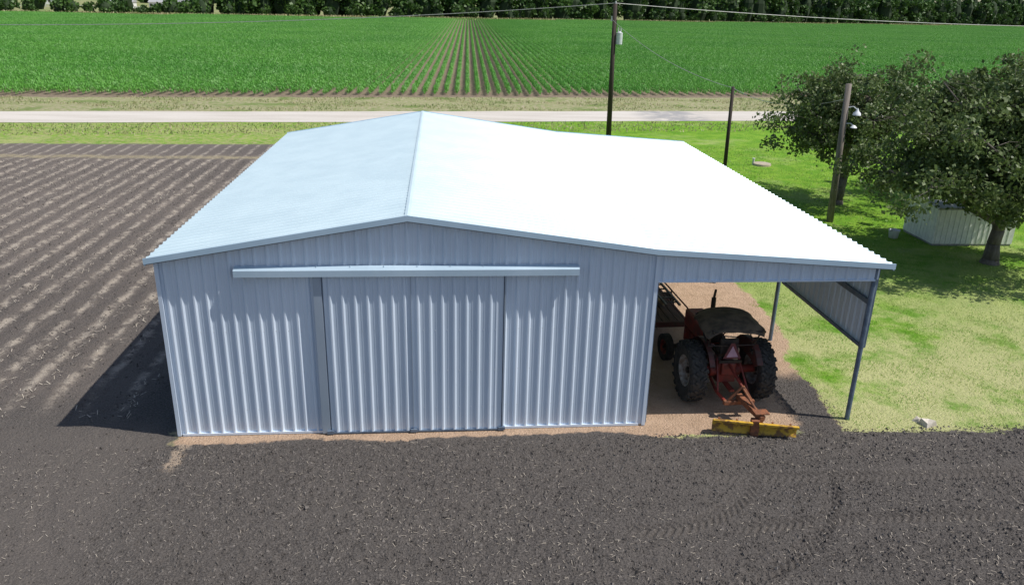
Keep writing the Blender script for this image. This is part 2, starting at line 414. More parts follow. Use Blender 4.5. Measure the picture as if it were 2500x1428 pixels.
def wall(name,axis,fixed,u0,u1,zb,zt,sign,mat,extra=(),**k):
    p=prof(u0,u1,**k)
    for e in extra:
        if u0<e<u1 and all(abs(q[0]-e)>.004 for q in p):
            for i in range(len(p)-1):
                if p[i][0]<e<p[i+1][0]:
                    t=(e-p[i][0])/(p[i+1][0]-p[i][0]); p.insert(i+1,(e,p[i][1]+t*(p[i+1][1]-p[i][1]))); break
    v=[]
    for u,o in p:
        for zf_ in (zb,zt):
            z=zf_(u) if callable(zf_) else zf_
            v.append((u,fixed+sign*o,z) if axis=='x' else (fixed+sign*o,u,z))
    f=[(2*i,2*i+2,2*i+3,2*i+1) for i in range(len(p)-1)]
    return obj_from(name,v,f,mat,barn)
zt=lambda x: zr(x)-.03
wall('front_wall','x',YF,X0,X1,.03,zt,-1,WALL,(RX,4.05))
wall('lean_to_front_panel','x',YF,X1+.03,XE-.02,3.14,zt,-1,WALL)
wall('back_wall','x',YB,X0,X1,.03,zt,1,WALL,(RX,4.05))
wall('left_wall','y',X0,YF+.01,YB-.01,.03,zr(X0)-.03,-1,WALL)
wall('right_wall','y',X1,YF+.01,YB-.01,.03,zr(X1)-.03,1,WALL)
wall('lean_to_side_panel','y',XE,YF+.05,17.75,1.63,zr(XE)-.05,1,WALL)
YR0,YR1=13.62,27.62
p=prof(YR0,YR1,pitch=.229,h=.034,bw=.085,tw=.025,minor=0)
def roofsheet(name,xs):
    v=[]
    for u,o in p:
        for x in xs: v.append((x,u,zr(x)+o))
    k=len(xs); f=[(k*i+j,k*i+j+1,k*(i+1)+j+1,k*(i+1)+j) for i in range(len(p)-1) for j in range(k-1)]
    return obj_from(name,v,f,ROOF,barn)
roofsheet('roof_left_slope',[-5.24,RX]); roofsheet('roof_right_slope',[RX,4.05,8.76])
b=MB()
w_=.05
b.add([(RX-w_,YR0-.01,zr(RX-w_)+.036),(RX,YR0-.01,zr(RX)+.04),(RX+w_,YR0-.01,zr(RX+w_)+.036),(RX-w_,YR1+.01,zr(RX-w_)+.036),(RX,YR1+.01,zr(RX)+.04),(RX+w_,YR1+.01,zr(RX+w_)+.036)],[(0,1,4,3),(1,2,5,4)])
b.obj('ridge_cap',ROOF,barn)
def rake(name,y,sg,mat,top,bot,th,lip=.1):
    b=MB(); xs=[-5.26,RX,4.05,8.78]
    for i in range(3):
        xa,xb2=xs[i],xs[i+1]
        vs=[]
        for xx in (xa,xb2):
            z=zr(xx)
            vs+=[(xx,y,z+top),(xx,y+sg*th,z+top),(xx,y+sg*th,z-bot),(xx,y,z-bot)]
        b.add(vs,[(0,1,5,4),(1,2,6,5),(2,3,7,6),(3,0,4,7)]+([(0,3,2,1)] if i==0 else [])+([(4,5,6,7)] if i==2 else []))
    return b.obj(name,mat,barn)
rake('rake_trim_front',YR0-.005,-1,TRIM,.038,.07,.02)
rake('rake_soffit_front',YF-.035,-1,DTRIM,-.01,.10,.08)
rake('rake_trim_back',YR1+.005,1,TRIM,.038,.09,.02)
b=MB(); b.box((-5.25,(YR0+YR1)/2,zr(-5.25)-.055),(.015,YR1-YR0,.1)); b.box((8.77,(YR0+YR1)/2,zr(8.75)-.055),(.015,YR1-YR0,.1)); b.obj('eave_trim',TRIM,barn)
b=MB()
for cx,cy in((X0-.012,YF-.03),(X1+.002,YF-.03),(X0-.012,YB+.03)):
    b.box((cx,cy,zr(cx)/2-.04),(.07,.035,zr(cx)-.12))
b.box((X0-.03,YF+.05,1.8),(.02,.13,3.5))
b.box(((X0+X1)/2-2.5,YF-.015,.035),(4.1,.04,.05)); b.box((2.6,YF-.015,.035),(2.8,.04,.05))
b.box((6.3,YF-.02,3.135),(4.4,.035,.03))
b.obj('corner_and_base_trim',WALL,barn)
def door(name,u0,u1,phase=0.):
    wall(name,'x',YF-.06,u0,u1,.03,3.34,-1,DOOR,phase=phase)
door('sliding_door_left',-2.18,-.575); door('sliding_door_right',-.565,1.17)
b=MB()
for xx,wd in((-2.28,.15),(-.57,.012),(1.2,.03)):
    b.box((xx,YF-.05,1.68),(wd,.075 if wd>.02 else .09,3.3))
b.obj('door_jambs',galv('jamb_mat',(.38,.45,.54),(.32,.39,.47),.3,.45),barn)
b=MB(); b.box((-.5,YF-.06,.035),(3.45,.07,.03))
for xx in(-2.2,-.57,1.18): b.box((xx,YF-.09,.06),(.13,.07,.06))
b.obj('door_bottom_guide',STEEL,barn)
b=MB(); 
xa,xb2=-3.74,2.58
vs=[]
for xx in(xa,xb2):
    vs+=[(xx,YF-.035,3.50),(xx,YF-.15,3.44),(xx,YF-.155,3.32),(xx,YF-.135,3.32),(xx,YF-.13,3.42),(xx,YF-.035,3.47)]
b.add(vs,[(0,6,7,1),(1,7,8,2),(2,8,9,3),(3,9,10,4),(4,10,11,5),(5,11,6,0),(0,1,2,3,4,5),(6,11,10,9,8,7)])
i=xa+.25
while i<xb2: b.box((i,YF-.06,3.497),(.012,.05,.012)); i+=.61
b.obj('door_track_hood',HOOD,barn)
b=MB(); b.box(((xa+xb2)/2,YF-.085,3.37),(xb2-xa-.1,.04,.06)); b.obj('door_track',STEEL,barn)
b=MB()
for z_ in(.55,1.35,2.2,3.0):
    u=X0+.16
    while u<X1-.05:
        yo=YF-.002 if not(-2.18<u<1.17) else YF-.062
        b.box((u,yo,z_),(.014,.008,.014)); u+=.229
b.obj('wall_screws',simple('screw_mat',(.8,.83,.85),(.55,.57,.6),.35,.3),barn)
b=MB()
for py,px in((YF+.04,8.52),(17.9,8.52),(22.3,8.52),(27.3,8.52)):
    b.cyl((px,py,-.05),(px,py,zr(8.5)-.1),.05,n=12)
    if py>14:
        b.add([(4.1,py-.03,zr(4.1)-.03),(8.6,py-.03,zr(8.6)-.03),(8.6,py-.03,zr(8.6)-.18),(4.1,py-.03,zr(4.1)-.22),
           (4.1,py+.03,zr(4.1)-.03),(8.6,py+.03,zr(8.6)-.03),(8.6,py+.03,zr(8.6)-.18),(4.1,py+.03,zr(4.1)-.22)],
          [(0,1,2,3),(7,6,5,4),(3,2,6,7),(0,4,5,1),(1,5,6,2),(0,3,7,4)])
for px in(4.9,6.1,7.3,8.45): b.box((px,(YF+YB)/2+.05,zr(px)-.075),(.05,YB-YF-.2,.1))
b.box((XE-.05,15.8,2.62),(.05,3.9,.1)); b.box((XE-.05,15.8,1.66),(.05,3.9,.06)); b.box((XE-.04,YF+.07,2.5),(.12,.05,1.7))
b.box((4.13,YF+.06,1.6),(.08,.1,3.1))
b.obj('lean_to_frame',STEEL,barn)
b=MB(); b.box(((X0+X1)/2,(YF+YB)/2,.012),(X1-X0-.04,YB-YF-.04,.024)); b.obj('floor_slab',simple('slab_mat',(.32,.3,.28)),barn)

# ------------------------------------------------------------ tractor
RUB=simple('tyre_rubber_mat',(.022,.021,.02),(.05,.045,.04),.85,scale=8,bump=.3)
RED=simple('faded_red_paint_mat',(.26,.034,.022),(.13,.03,.022),.55,scale=7,bump=.1)
RIM=simple('rim_paint_mat',(.42,.40,.38),(.2,.15,.12),.6,.2,scale=9)
BLK=simple('black_iron_mat',(.025,.022,.02),(.06,.04,.03),.6,.3,scale=12)
YEL=simple('worn_yellow_paint_mat',(.56,.34,.03),(.20,.10,.03),.65,scale=7,contrast=(.45,.6),bump=.15)
RUST=simple('rusty_red_mat',(.27,.095,.04),(.13,.055,.03),.8,scale=14,bump=.2)
def wheel(name,c,R,W,rr,parent,rimmat,lugs=0,side=1,steer=0):
    e=bpy.data.objects.new(name,None); COL.objects.link(e); e.parent=parent; e.location=c; e.rotation_euler=(0,0,steer)
    b=MB(); h=W/2
    b.lathe([(-h*.72,rr),(-h*.95,rr+(R-rr)*.35),(-h,rr+(R-rr)*.7),(-h*.85,R*.965),(-h*.4,R*.985),(h*.4,R*.985),(h*.85,R*.965),(h,rr+(R-rr)*.7),(h*.95,rr+(R-rr)*.35),(h*.72,rr)],(0,0,0),'X',48)
    if lugs:
        for i in range(lugs):
            for sd in(-1,1):
                t=2*math.pi*(i+(.5 if sd>0 else 0))/lugs
                for kx,ty in((.28,0.),(.68,.35)):
                    tt=t+ty*.18
                    Rt=Matrix.Rotation(tt,3,'X')
                    cc=Rt@Vector((sd*h*kx,0,R*.985 if kx<.5 else R*.968))
                    b.box(cc,(h*.62,.05,.055),Rt@Matrix.Rotation(sd*.7,3,'Z'))
                Rt=Matrix.Rotation(t+.09,3,'X'); b.box(Rt@Vector((sd*h*.97,0,R*.91)),(.03,.05,R*.13),Rt)
    else:
        for q in(-.4,0,.4): b.lathe([(q*W-.012,R*.98),(q*W-.008,R),(q*W+.008,R),(q*W+.012,R*.98)],(0,0,0),'X',40)
    b.obj('tyre',RUB,e,False if lugs else True)
    b=MB()
    b.lathe([(-h*.74,rr*1.03),(-h*.7,rr*.93),(-h*.4,rr*.88),(h*.4,rr*.88),(h*.7,rr*.93),(h*.74,rr*1.03)],(0,0,0),'X',40)
    b.lathe([(0,rr*.88),(side*-.02,rr*.6),(side*.05,rr*.3),(side*.07,.02)],(0,0,0),'X',32)
    b.obj('rim',rimmat,e,True)
    b=MB(); b.cyl((-.08,0,0),(.1,0,0),rr*.2,n=16)
    for i in range(8):
        t=i*math.pi/4; b.cyl((-.03,math.cos(t)*rr*.42,math.sin(t)*rr*.42),(.06,math.cos(t)*rr*.42,math.sin(t)*rr*.42),.014,n=6)
    b.obj('hub',BLK,e)
    return e
tr=empty('farm_tractor',(6.15,14.95,0),math.radians(2))
R=.66
wheel('rear_wheel_left',(-.76,0,R),R,.36,.34,tr,RIM,lugs=20)
wheel('rear_wheel_right',(.76,0,R),R,.36,.34,tr,RIM,lugs=20)
wheel('front_wheel_left',(-.66,1.95,.33),.33,.17,.18,tr,RED,0,1,.1)
wheel('front_wheel_right',(.66,1.95,.33),.33,.17,.18,tr,RED,0,1,.1)
b=MB(); b.cyl((-.7,0,R),(.7,0,R),.09,n=16); b.cyl((-.35,0,R),(.35,0,R),.15,n=16)
b.box((0,.15,.66),(.42,.7,.46)); b.box((0,.85,.62),(.34,.9,.36)); b.box((0,1.6,.6),(.3,.7,.3))
b.box((0,-.22,.78),(.32,.12,.3))
b.obj('transmission_housing',RED,tr,bevel=.03)
b=MB(); b.box((0,1.45,1.08),(.46,1.25,.42)); b.box((0,2.02,.8),(.42,.16,.7)); b.obj('hood',RED,tr,bevel=.06)
b=MB(); b.box((0,2.11,.85),(.34,.03,.55)); b.box((0,.78,1.15),(.44,.06,.4)); b.cyl((-.66,1.95,.35),(.66,1.95,.35),.05); b.box((0,1.95,.42),(.3,.16,.2))
b.cyl((.12,1.25,1.25),(.12,1.25,1.62),.03); b.cyl((.12,1.25,1.45),(.12,1.25,1.85),.055); b.cyl((.12,1.25,1.85),(.12,1.2,2.06),.03)
b.obj('engine_exhaust_and_axle',BLK,tr)
b=MB()
for sd in(-1,1):
    pts=[]
    for i in range(11):
        t=math.radians(20+i*13); pts.append((math.cos(t)*.74,math.sin(t)*.74+R))
    for i in range(10):
        (ya,za),(yb_,zb_)=pts[i],pts[i+1]
        xa_,xb_=sd*.46,sd*.58
        b.add([(xa_,ya,za),(xb_,ya,za),(xb_,yb_,zb_),(xa_,yb_,zb_)],[(0,1,2,3)])
        b.add([(xa_,ya,za),(xa_,yb_,zb_),(xa_,yb_*.8,.9+(zb_-.9)*.3),(xa_,ya*.8,.9+(za-.9)*.3)],[(0,1,2,3)])
fo=b.obj('fenders',simple('fender_paint_mat',(.10,.022,.018),(.05,.022,.017),.6),tr); sm=fo.modifiers.new('s','SOLIDIFY'); sm.thickness=.01
b=MB(); b.box((0,.05,1.06),(.44,.4,.09)); b.box((0,-.14,1.26),(.42,.08,.36),Matrix.Rotation(-.15,3,'X')); b.cyl((0,.05,.85),(0,.05,1.05),.05)
b.obj('seat',BLK,tr,bevel=.03)
b=MB(); b.cyl((0,.8,1.2),(0,.55,1.42),.02)
pr=None
for i in range(25):
    t=2*math.pi*i/24; q=Vector((math.cos(t)*.2,.54+math.sin(t)*.14,1.43+math.sin(t)*.14))
    if pr is not None: b.cyl(pr,q,.014,n=6)
    pr=q
b.cyl((-.2,.54,1.43),(.2,.54,1.43),.01,n=6); b.obj('steering_wheel',BLK,tr)
b=MB(); nx,ny=18,14; vs=[];fs=[]
for j in range(ny+1):
    for i in range(nx+1):
        u=i/nx*2-1; v=j/ny*2-1
        cr=1-.10*(abs(u)**4)*(abs(v)**4)
        z=1.96-.19*abs(u)**2.6-.05*abs(v)**3+.018*math.sin(5*u+3*v)+.022*math.cos(4*v+2*u)-.06*max(0,-v)-.02*abs(math.sin(u*6))*(v<-.85)
        vs.append((u*.68*cr-.03+ .015*math.sin(v*9)+.03*v,(-.05+v*.62+.025*math.sin(u*7))*cr,z))
for j in range(ny):
    for i in range(nx):
        a=j*(nx+1)+i; fs.append((a,a+1,a+nx+2,a+nx+1))
b.add(vs,fs); ca=b.obj('canopy_fabric',simple('canopy_fabric_mat',(.15,.11,.075),(.07,.053,.04),.9,scale=4,bump=.3,bscale=8,bdist=.03),tr,True)
sm=ca.modifiers.new('s','SOLIDIFY'); sm.thickness=.012
b=MB()
for sx in(-.52,.5):
    b.path([(sx,-.25,.95),(sx,-.28,1.4),(sx*1.08,-.5,1.8)],.018); b.path([(sx,-.26,1.3),(sx*1.05,.4,1.8)],.014)
    b.cyl((sx*1.1,-.6,1.77),(sx*1.1,.5,1.79),.014)
b.cyl((-.55,-.6,1.8),(.55,-.6,1.8),.014); b.cyl((-.55,.5,1.8),(.55,.5,1.8),.014); b.cyl((-.52,-.28,1.35),(.5,-.28,1.35),.014)
b.obj('canopy_frame',BLK,tr)
b=MB(); tri=[(-.2,-.36,1.08),(.2,-.36,1.08),(.04,-.33,1.42),(-.04,-.33,1.42)]
b.add(tri,[(0,1,2,3)]); o=b.obj('slow_vehicle_triangle',simple('triangle_rim_mat',(.16,.03,.035),(.1,.03,.03),.6),tr)
b=MB(); b.add([(-.13,-.366,1.115),(.13,-.366,1.115),(0,-.341,1.36)],[(0,1,2)]); b.obj('slow_vehicle_triangle_center',simple('triangle_pink_mat',(.5,.3,.36),(.4,.24,.3),.6),tr)
b=MB(); b.box((0,-.3,.98),(.5,.03,.06)); 
for sx in(-.45,.45): b.cyl((sx,-.38,1.22),(sx,-.28,1.22),.05)
b.obj('rear_lamps',BLK,tr)
b=MB()
for sx in(-.3,.3):
    b.path([(sx,-.05,.5),(sx*1.15,-.55,.42),(sx*.9,-.95,.35)],.035); b.path([(sx*.8,-.15,1.0),(sx*1.1,-.6,.45)],.022)
b.path([(0,-.25,.9),(0,-.6,.82),(.02,-1.0,.72)],.03); b.box((0,-.3,.42),(.1,.55,.05))
b.obj('hitch_links',RED,tr,bevel=0)
b=MB()
b.box((0,-.96,.36),(.66,.09,.09)); b.path([(-.26,-.96,.38),(.02,-1.02,.76)],.03); b.path([(.28,-.96,.38),(.02,-1.02,.76)],.03)
b.box((.1,-1.3,.42),(.12,.85,.12),Matrix.Rotation(.22,3,'Z')@Matrix.Rotation(.12,3,'X'))
b.path([(.02,-1.0,.72),(.16,-1.5,.42)],.028)
b.cyl((.18,-1.62,.2),(.18,-1.62,.5),.07); b.box((.18,-1.62,.48),(.3,.2,.03)); 
b.obj('blade_frame',RUST,tr,bevel=.008)
b=MB(); Lb=.83; pf=[(.10,.28),(.03,.235),(0,.16),(.01,.08),(.05,.0)]
Mz=Matrix.Rotation(-.27,3,'Z')
def bl(xx,yy,zz): 
    q=Mz@Vector((xx,yy,0)); return (.05+q.x,-1.7+q.y,zz+.03)
for seg in((-Lb,-.06),(.06,Lb)):
    vs=[]
    for xx in seg:
        for a,z in pf: vs.append(bl(xx,-a+.03,z))
        for a,z in reversed(pf): vs.append(bl(xx,-a+.055,z))
    n_=10; fs=[(i,(i+1)%n_,n_+(i+1)%n_,n_+i) for i in range(n_)]+[tuple(range(n_))[::-1],tuple(range(n_,2*n_))]
    b.add(vs,fs)
    vs=[bl(xx,-.14+a,z) for xx in seg for a,z in((0,.27),(.07,.27),(.07,.31),(0,.31))]
    b.add(vs,[(0,1,5,4),(1,2,6,5),(2,3,7,6),(3,0,4,7),(0,3,2,1),(4,5,6,7)])
b.obj('grader_blade',YEL,tr)
b=MB(); b.box(bl(0,0,.16),(.16,.16,.34),Mz); 
for sx in(-.7,-.35,.35,.7): b.box(bl(sx,.06,.14),(.03,.05,.26),Mz)
b.obj('blade_bracket',RUST,tr)

# ------------------------------------------------------------ trailer
tl=empty('flatbed_trailer',(5.25,17.7,0),math.radians(2))
WOOD=simple('old_wood_mat',(.13,.075,.05),(.07,.045,.035),.85,scale=5,stretch=(3,.4,1)); LW=simple('pallet_wood_mat',(.42,.32,.2),(.3,.21,.13),.8,scale=6)
b=MB(); 
for i in range(9): b.box((-.8+i*.2,2.1,.62),(.18,4.2,.04))
b.obj('deck_planks',WOOD,tl)
b=MB(); b.box((0,-.02,.57),(1.86,.06,.14)); b.box((-.94,2.1,.57),(.06,4.3,.14)); b.box((.94,2.1,.57),(.06,4.3,.14)); b.box((0,4.25,.57),(1.86,.06,.14))
b.path([(-.5,4.2,.5),(0,5.4,.5)],.04); b.path([(.5,4.2,.5),(0,5.4,.5)],.04); b.cyl((-1,2.0,.35),(1,2.0,.35),.04)
for yy in(.1,1.4,2.8,4.1): b.cyl((.95,yy,.6),(.95,yy,.95),.02)
b.cyl((.95,.1,.95),(.95,4.1,.95),.02)
b.obj('trailer_frame',simple('trailer_red_mat',(.12,.03,.022),(.06,.03,.022),.7),tl)
wheel('trailer_wheel_left',(-1.08,2.0,.33),.33,.2,.19,tl,RIM); wheel('trailer_wheel_right',(1.08,2.0,.33),.33,.2,.19,tl,RIM)
b=MB(); b.box((-.1,-.056,.56),(.3,.01,.13)); b.obj('plate',simple('plate_mat',(.35,.42,.5),(.28,.34,.4),.5),tl)
b=MB()
for i in range(5): b.box((.1,1.1+i*.24,.78),(1.0,.1,.02),Matrix.Rotation(.15,3,'Z'))
for i in range(3): b.box((-.35+i*.45,1.55,.72),(.06,1.15,.09),Matrix.Rotation(.15,3,'Z'))
for i in range(4): b.box((-.45+i*.1,3.0,.70+.03*(i%2)),(.08,1.6,.04),Matrix.Rotation(.1*i-.1,3,'Z'))
b.obj('pallets_and_boards',LW,tl)
b=MB()
for sx in(.5,.85): b.box((sx,1.9,.92),(.05,3.0,.05))
for i in range(9): b.box((.675,.6+i*.33,.92),(.33,.03,.03))
b.box((-.1,3.3,.95),(1.3,.04,.04)); b.box((-.1,3.3,1.25),(1.3,.04,.04))
for i in range(12): b.box((-.7+i*.11,3.3,1.1),(.012,.012,.3))
b.obj('ladder_and_gate',simple('grey_metal_mat',(.12,.11,.11),(.08,.065,.06),.5,.4),tl)
b=MB(); b.cyl((-.4,3.8,.78),(.3,3.75,.78),.1,n=12); b.obj('rolled_pipe',simple('grey_pipe_mat',(.3,.33,.36)),tl,True)
b=MB(); b.box((.5,3.6,.8),(.3,.35,.22),Matrix.Rotation(.5,3,'Z')); b.obj('teal_tarp',simple('teal_mat',(.03,.2,.19),(.02,.13,.13),.6),tl,bevel=.06)

# ------------------------------------------------------------ poles & wires
PW=simple('pole_wood_mat',(.05,.035,.028),(.03,.02,.017),.85,scale=4,stretch=(6,6,.5)); PW2=simple('grey_pole_wood_mat',(.22,.19,.165),(.14,.12,.10),.85,scale=4,stretch=(6,6,.5))
GREY=simple('transformer_grey_mat',(.6,.63,.65),(.5,.53,.55),.5); WIRE=simple('wire_mat',(.4,.4,.4),(.3,.3,.3),.5,.3)
CER=simple('insulator_mat',(.6,.6,.6),(.5,.5,.5),.3)
up=empty('utility_pole',(10.75,50,0))
b=MB(); b.cyl((0.1,0,-.1),(-.02,0,8.12),.17,.12,14); b.obj('pole',PW,up,True)
b=MB(); b.cyl((.34,-.1,5.75),(.34,-.1,6.45),.2,n=18); b.cyl((.34,-.1,6.45),(.34,-.1,6.52),.15,.06,18); b.obj('transformer',GREY,up,bevel=.02)
b=MB(); b.cyl((.25,-.1,6.5),(.25,-.1,6.75),.035); b.cyl((.42,-.1,6.5),(.42,-.1,6.7),.035); b.cyl((0,0,8.1),(0,0,8.28),.045); b.cyl((-.18,0,7.1),(-.18,0,7.4),.05); b.box((-.1,0,7.2),(.25,.05,.05)); b.obj('insulators',CER,up)
b=MB(); b.box((.15,-.05,6.0),(.3,.06,.06)); b.box((.15,-.05,6.3),(.3,.06,.06)); b.cyl((.1,-.2,5.2),(.08,-.2,7.2),.02); b.obj('brackets',BLK,up)
u2=empty('short_pole',(14.38,38,0)); b=MB(); b.cyl((-.05,0,-.1),(-.12,0,4.47),.1,.08,12); b.obj('pole',PW,u2,True); b=MB(); b.cyl((-.25,0,4.3),(.05,0,4.3),.02); b.obj('bolt',BLK,u2)
u3=empty('yard_light_pole',(15.8,29.5,0)); b=MB(); b.cyl((0,0,-.1),(-.18,0,5.45),.14,.11,14); b.obj('pole',PW2,u3,True)
b=MB(); b.path([(-.14,-.05,4.55),(.08,-.15,4.62),(.24,-.2,4.5)],.022); b.path([(-.12,-.05,3.95),(.08,-.15,3.98),(.18,-.2,3.9)],.02); b.obj('lamp_arms',GREY,u3)
b=MB(); b.lathe([(0,.16),(.08,.14),(.16,.06),(.2,.05),(.26,.02)],(.24,-.2,4.3),'Z',16); b.lathe([(0,.13),(.05,.1),(.1,.03)],(.2,-.2,3.82),'Z',16); b.obj('lamp_heads',simple('lamp_white_mat',(.8,.82,.85),(.7,.72,.75),.4),u3,True)
def wirep(b,p0,p1,sag,r=.018,n=24):
    p0=Vector(p0);p1=Vector(p1);pp=None
    for i in range(n+1):
        t=i/n; q=p0.lerp(p1,t)-Vector((0,0,4*sag*t*(1-t)))
        if pp is not None: b.cyl(pp,q,r,n=5,cap=False)
        pp=q
b=MB()
wirep(b,(10.73,50,8.15),(-70,46,7.6),1.75); wirep(b,(10.73,50,8.15),(85,56,9.3),1.3,.022)
wirep(b,(10.6,50,7.2),(14.26,38,4.4),.5,.014); wirep(b,(14.26,38,4.4),(15.65,29.5,4.9),.5,.014)
wirep(b,(-70,70,10.3),(85,86,10.6),1.6,.02)
b.obj('power_lines',WIRE)

# ------------------------------------------------------------ trees
BARK=simple('bark_mat',(.17,.15,.13),(.10,.085,.072),.95,scale=9,stretch=(1,1,.3),bump=.6,bscale=25,bdist=.03)
OAK=leafmat('oak_leaf_mat',(.06,.10,.026),(.12,.175,.048),.6,.28,(.24,.29,.12))
def tree(name,base,tips,trunk_pts,trunk_r,nleaf,lsz,clr,mat=OAK,extra=0):
    e=empty(name,base); b=MB(); b.path(trunk_pts,trunk_r,12)
    cl=[]
    for start,tip,r0 in tips:
        s=Vector(start);t=Vector(tip); pts=[s]
        for i in range(1,6):
            q=s.lerp(t,i/5)+Vector((random.uniform(-.22,.22),random.uniform(-.22,.22),random.uniform(-.1,.2)+.35*math.sin(i/5*3.14))); pts.append(q)
        rs=[r0*(1-.16*i) for i in range(6)]; b.path(pts,rs,8)
        for k in range(2,6):
            for _ in range(4):
                d=Vector((random.gauss(0,1),random.gauss(0,1),random.gauss(0,.55))).normalized()*random.uniform(.5,1.35)
                q=pts[k]+d; mid=pts[k].lerp(q,.5)+Vector((0,0,.1)); b.path([pts[k],mid,q],[rs[k]*.4,rs[k]*.25,.008],5)
                cl.append(q)
                q2=q+Vector((random.gauss(0,.4),random.gauss(0,.4),random.gauss(0,.25))); b.path([q,q2],[.01,.004],4); cl.append(q2)
    b.obj('trunk_and_limbs',BARK,e,True)
    cl=np.array([tuple(c) for c in cl]); n=len(cl)
    wgt=rng.random(n)**1.6+.05; wgt/=wgt.sum()
    idx=rng.choice(n,nleaf,p=wgt); rad=rng.uniform(.25,.65,n)*clr
    d=rng.normal(size=(nleaf,3)); d/=np.linalg.norm(d,axis=1)[:,None]; d*=rng.random((nleaf,1))**.5
    P=cl[idx]+d*rad[idx][:,None]*np.array([1,1,.7])
    npmesh('foliage',rquads(P,rng.uniform(.6,1.3,nleaf)*lsz,rng),4,mat,e)
    return e
def ring(start_z,R_,z0,z1,n,r0,cx=0,cy=0,ph=0):
    o=[]
    for i in range(n):
        a=ph+2*math.pi*i/n+random.uniform(-.2,.2); rr=R_*random.uniform(.75,1.)
        o.append(((cx*.15,cy*.15,start_z+random.uniform(-.2,.3)),(cx+rr*math.cos(a),cy+rr*math.sin(a)*.8,random.uniform(z0,z1)),r0))
    return o
tips=ring(1.6,5.0,2.8,3.9,10,.11,-.6,0)+ring(1.9,4.1,4.1,5.1,10,.10,-.5,0,.3)+ring(2.2,2.5,5.2,5.9,7,.09,-.4,0)+ring(2.2,.9,5.4,5.9,3,.08,-.3,0)
tree('oak_tree',(18.94,24.1,0),tips,[(0,0,-.1),(.02,0,.15),(-.03,0,.7),(.03,0,1.2),(-.1,0,1.9),(-.15,0,2.4)],[.36,.27,.21,.2,.2,.17],72000,.095,1.15)
tips=ring(2.0,3.8,3.0,4.0,8,.09)+ring(2.3,3.1,4.0,4.9,8,.08,0,0,.4)+ring(2.6,1.6,4.9,5.5,5,.07)
tree('oak_tree.001',(17.6,32.5,0),tips,[(0,0,-.1),(0,0,.2),(.1,0,1.2),(.0,.1,2.7)],[.3,.22,.18,.15],28000,.10,1.0)
tips=ring(2.0,4.6,3.0,4.2,8,.09)+ring(2.3,3.6,4.4,5.4,8,.08,0,0,.4)+ring(2.6,1.6,5.3,6.,5,.07)
tree('oak_tree.002',(26.0,33.5,0),tips,[(0,0,-.1),(0,0,.2),(.1,0,1.2),(.0,.1,2.7)],[.3,.22,.18,.15],38000,.12,1.2)

# ------------------------------------------------------------ shed, bucket, lid, debris
sh=empty('storage_shed',(19.65,27.1,0),math.radians(-1))
def shedp(p0,p1,z0,z1a,z1b,b):
    p0=Vector(p0);p1=Vector(p1); d=(p1-p0); L_=d.length; d/=L_; nrm=Vector((d.y,-d.x,0))
    pr=prof(0,L_,pitch=.2,h=.018,bw=.06,tw=.03,minor=0); v=[]
    for u,o in pr:
        q=p0+d*u+nrm*o; t=u/L_; v+=[(q.x,q.y,z0),(q.x,q.y,z1a+(z1b-z1a)*t)]
    b.add(v,[(2*i,2*i+2,2*i+3,2*i+1) for i in range(len(pr)-1)])
b=MB(); shedp((-1.55,-1,0),(1.55,-1,0),.08,1.44,1.44,b); shedp((-1.55,1,0),(-1.55,-1,0),.08,1.56,1.44,b); shedp((1.55,-1,0),(1.55,1,0),.08,1.44,1.56,b); shedp((1.55,1,0),(-1.55,1,0),.08,1.56,1.56,b)
b.obj('walls',simple('shed_wall_mat',(.74,.76,.70),(.64,.66,.61),.55,.0),sh)
b=MB(); pr=prof(-1.68,1.68,pitch=.2,h=.018,bw=.06,tw=.03,minor=0); v=[]
for u,o in pr: v+=[(u,-1.1,1.46+o),(u,1.1,1.6+o)]
b.add(v,[(2*i,2*i+2,2*i+3,2*i+1) for i in range(len(pr)-1)]); o=b.obj('roof',simple('shed_roof_mat',(.7,.72,.7),(.55,.55,.52),.5,.1),sh)
b=MB(); b.box((0,0,.04),(3.05,1.95,.08)); b.box((0,-1.04,1.41),(3.2,.03,.06)); b.obj('base_and_trim',simple('shed_trim_mat',(.3,.3,.28),(.2,.2,.18)),sh)
bk=empty('white_bucket',(17.2,27.2,0)); b=MB(); b.lathe([(0,.02),(0,.16),(.3,.2),(.32,.215),(.3,.19),(.03,.15),(.03,.01)],(0,0,0),'Z',24); b.obj('pail',simple('bucket_mat',(.7,.72,.72),(.6,.6,.6),.5),bk,True)
b=MB(); 
pr=None
for i in range(13):
    t=math.pi*i/12; q=Vector((math.cos(t)*.2,-.05-math.sin(t)*.12,.3))
    if pr is not None: b.cyl(pr,q,.006,n=5)
    pr=q
b.obj('handle',BLK,bk)
st=empty('septic_cover',(17.6,41.2,0)); b=MB(); b.lathe([(0,.5),(.1,.48),(.12,.42),(.14,.02)],(0,0,0),'Z',28); b.obj('lid',simple('concrete_lid_mat',(.45,.38,.28),(.35,.3,.22)),st)
b=MB(); b.cyl((-.45,.1,0),(-.45,.1,.32),.06); b.cyl((-.45,.1,.32),(-.45,.1,.36),.08); b.obj('vent_pipe',CER,st)
db=empty('broken_concrete_block',(10.13,13.5,0),.4); b=MB()
b.add([(-.16,-.1,0),(.15,-.12,0),(.17,.1,0),(-.13,.13,0),(-.12,-.07,.09),(.1,-.1,.12),(.13,.07,.07),(-.1,.1,.13)],[(3,2,1,0),(4,5,6,7),(0,1,5,4),(1,2,6,5),(2,3,7,6),(3,0,4,7)])
b.add([(-.12,.12,0),(.05,.15,0),(.02,.3,0),(-.16,.26,0),(-.09,.15,.08),(.03,.17,.05),(0,.27,.07),(-.12,.24,.04)],[(3,2,1,0),(4,5,6,7),(0,1,5,4),(1,2,6,5),(2,3,7,6),(3,0,4,7)])
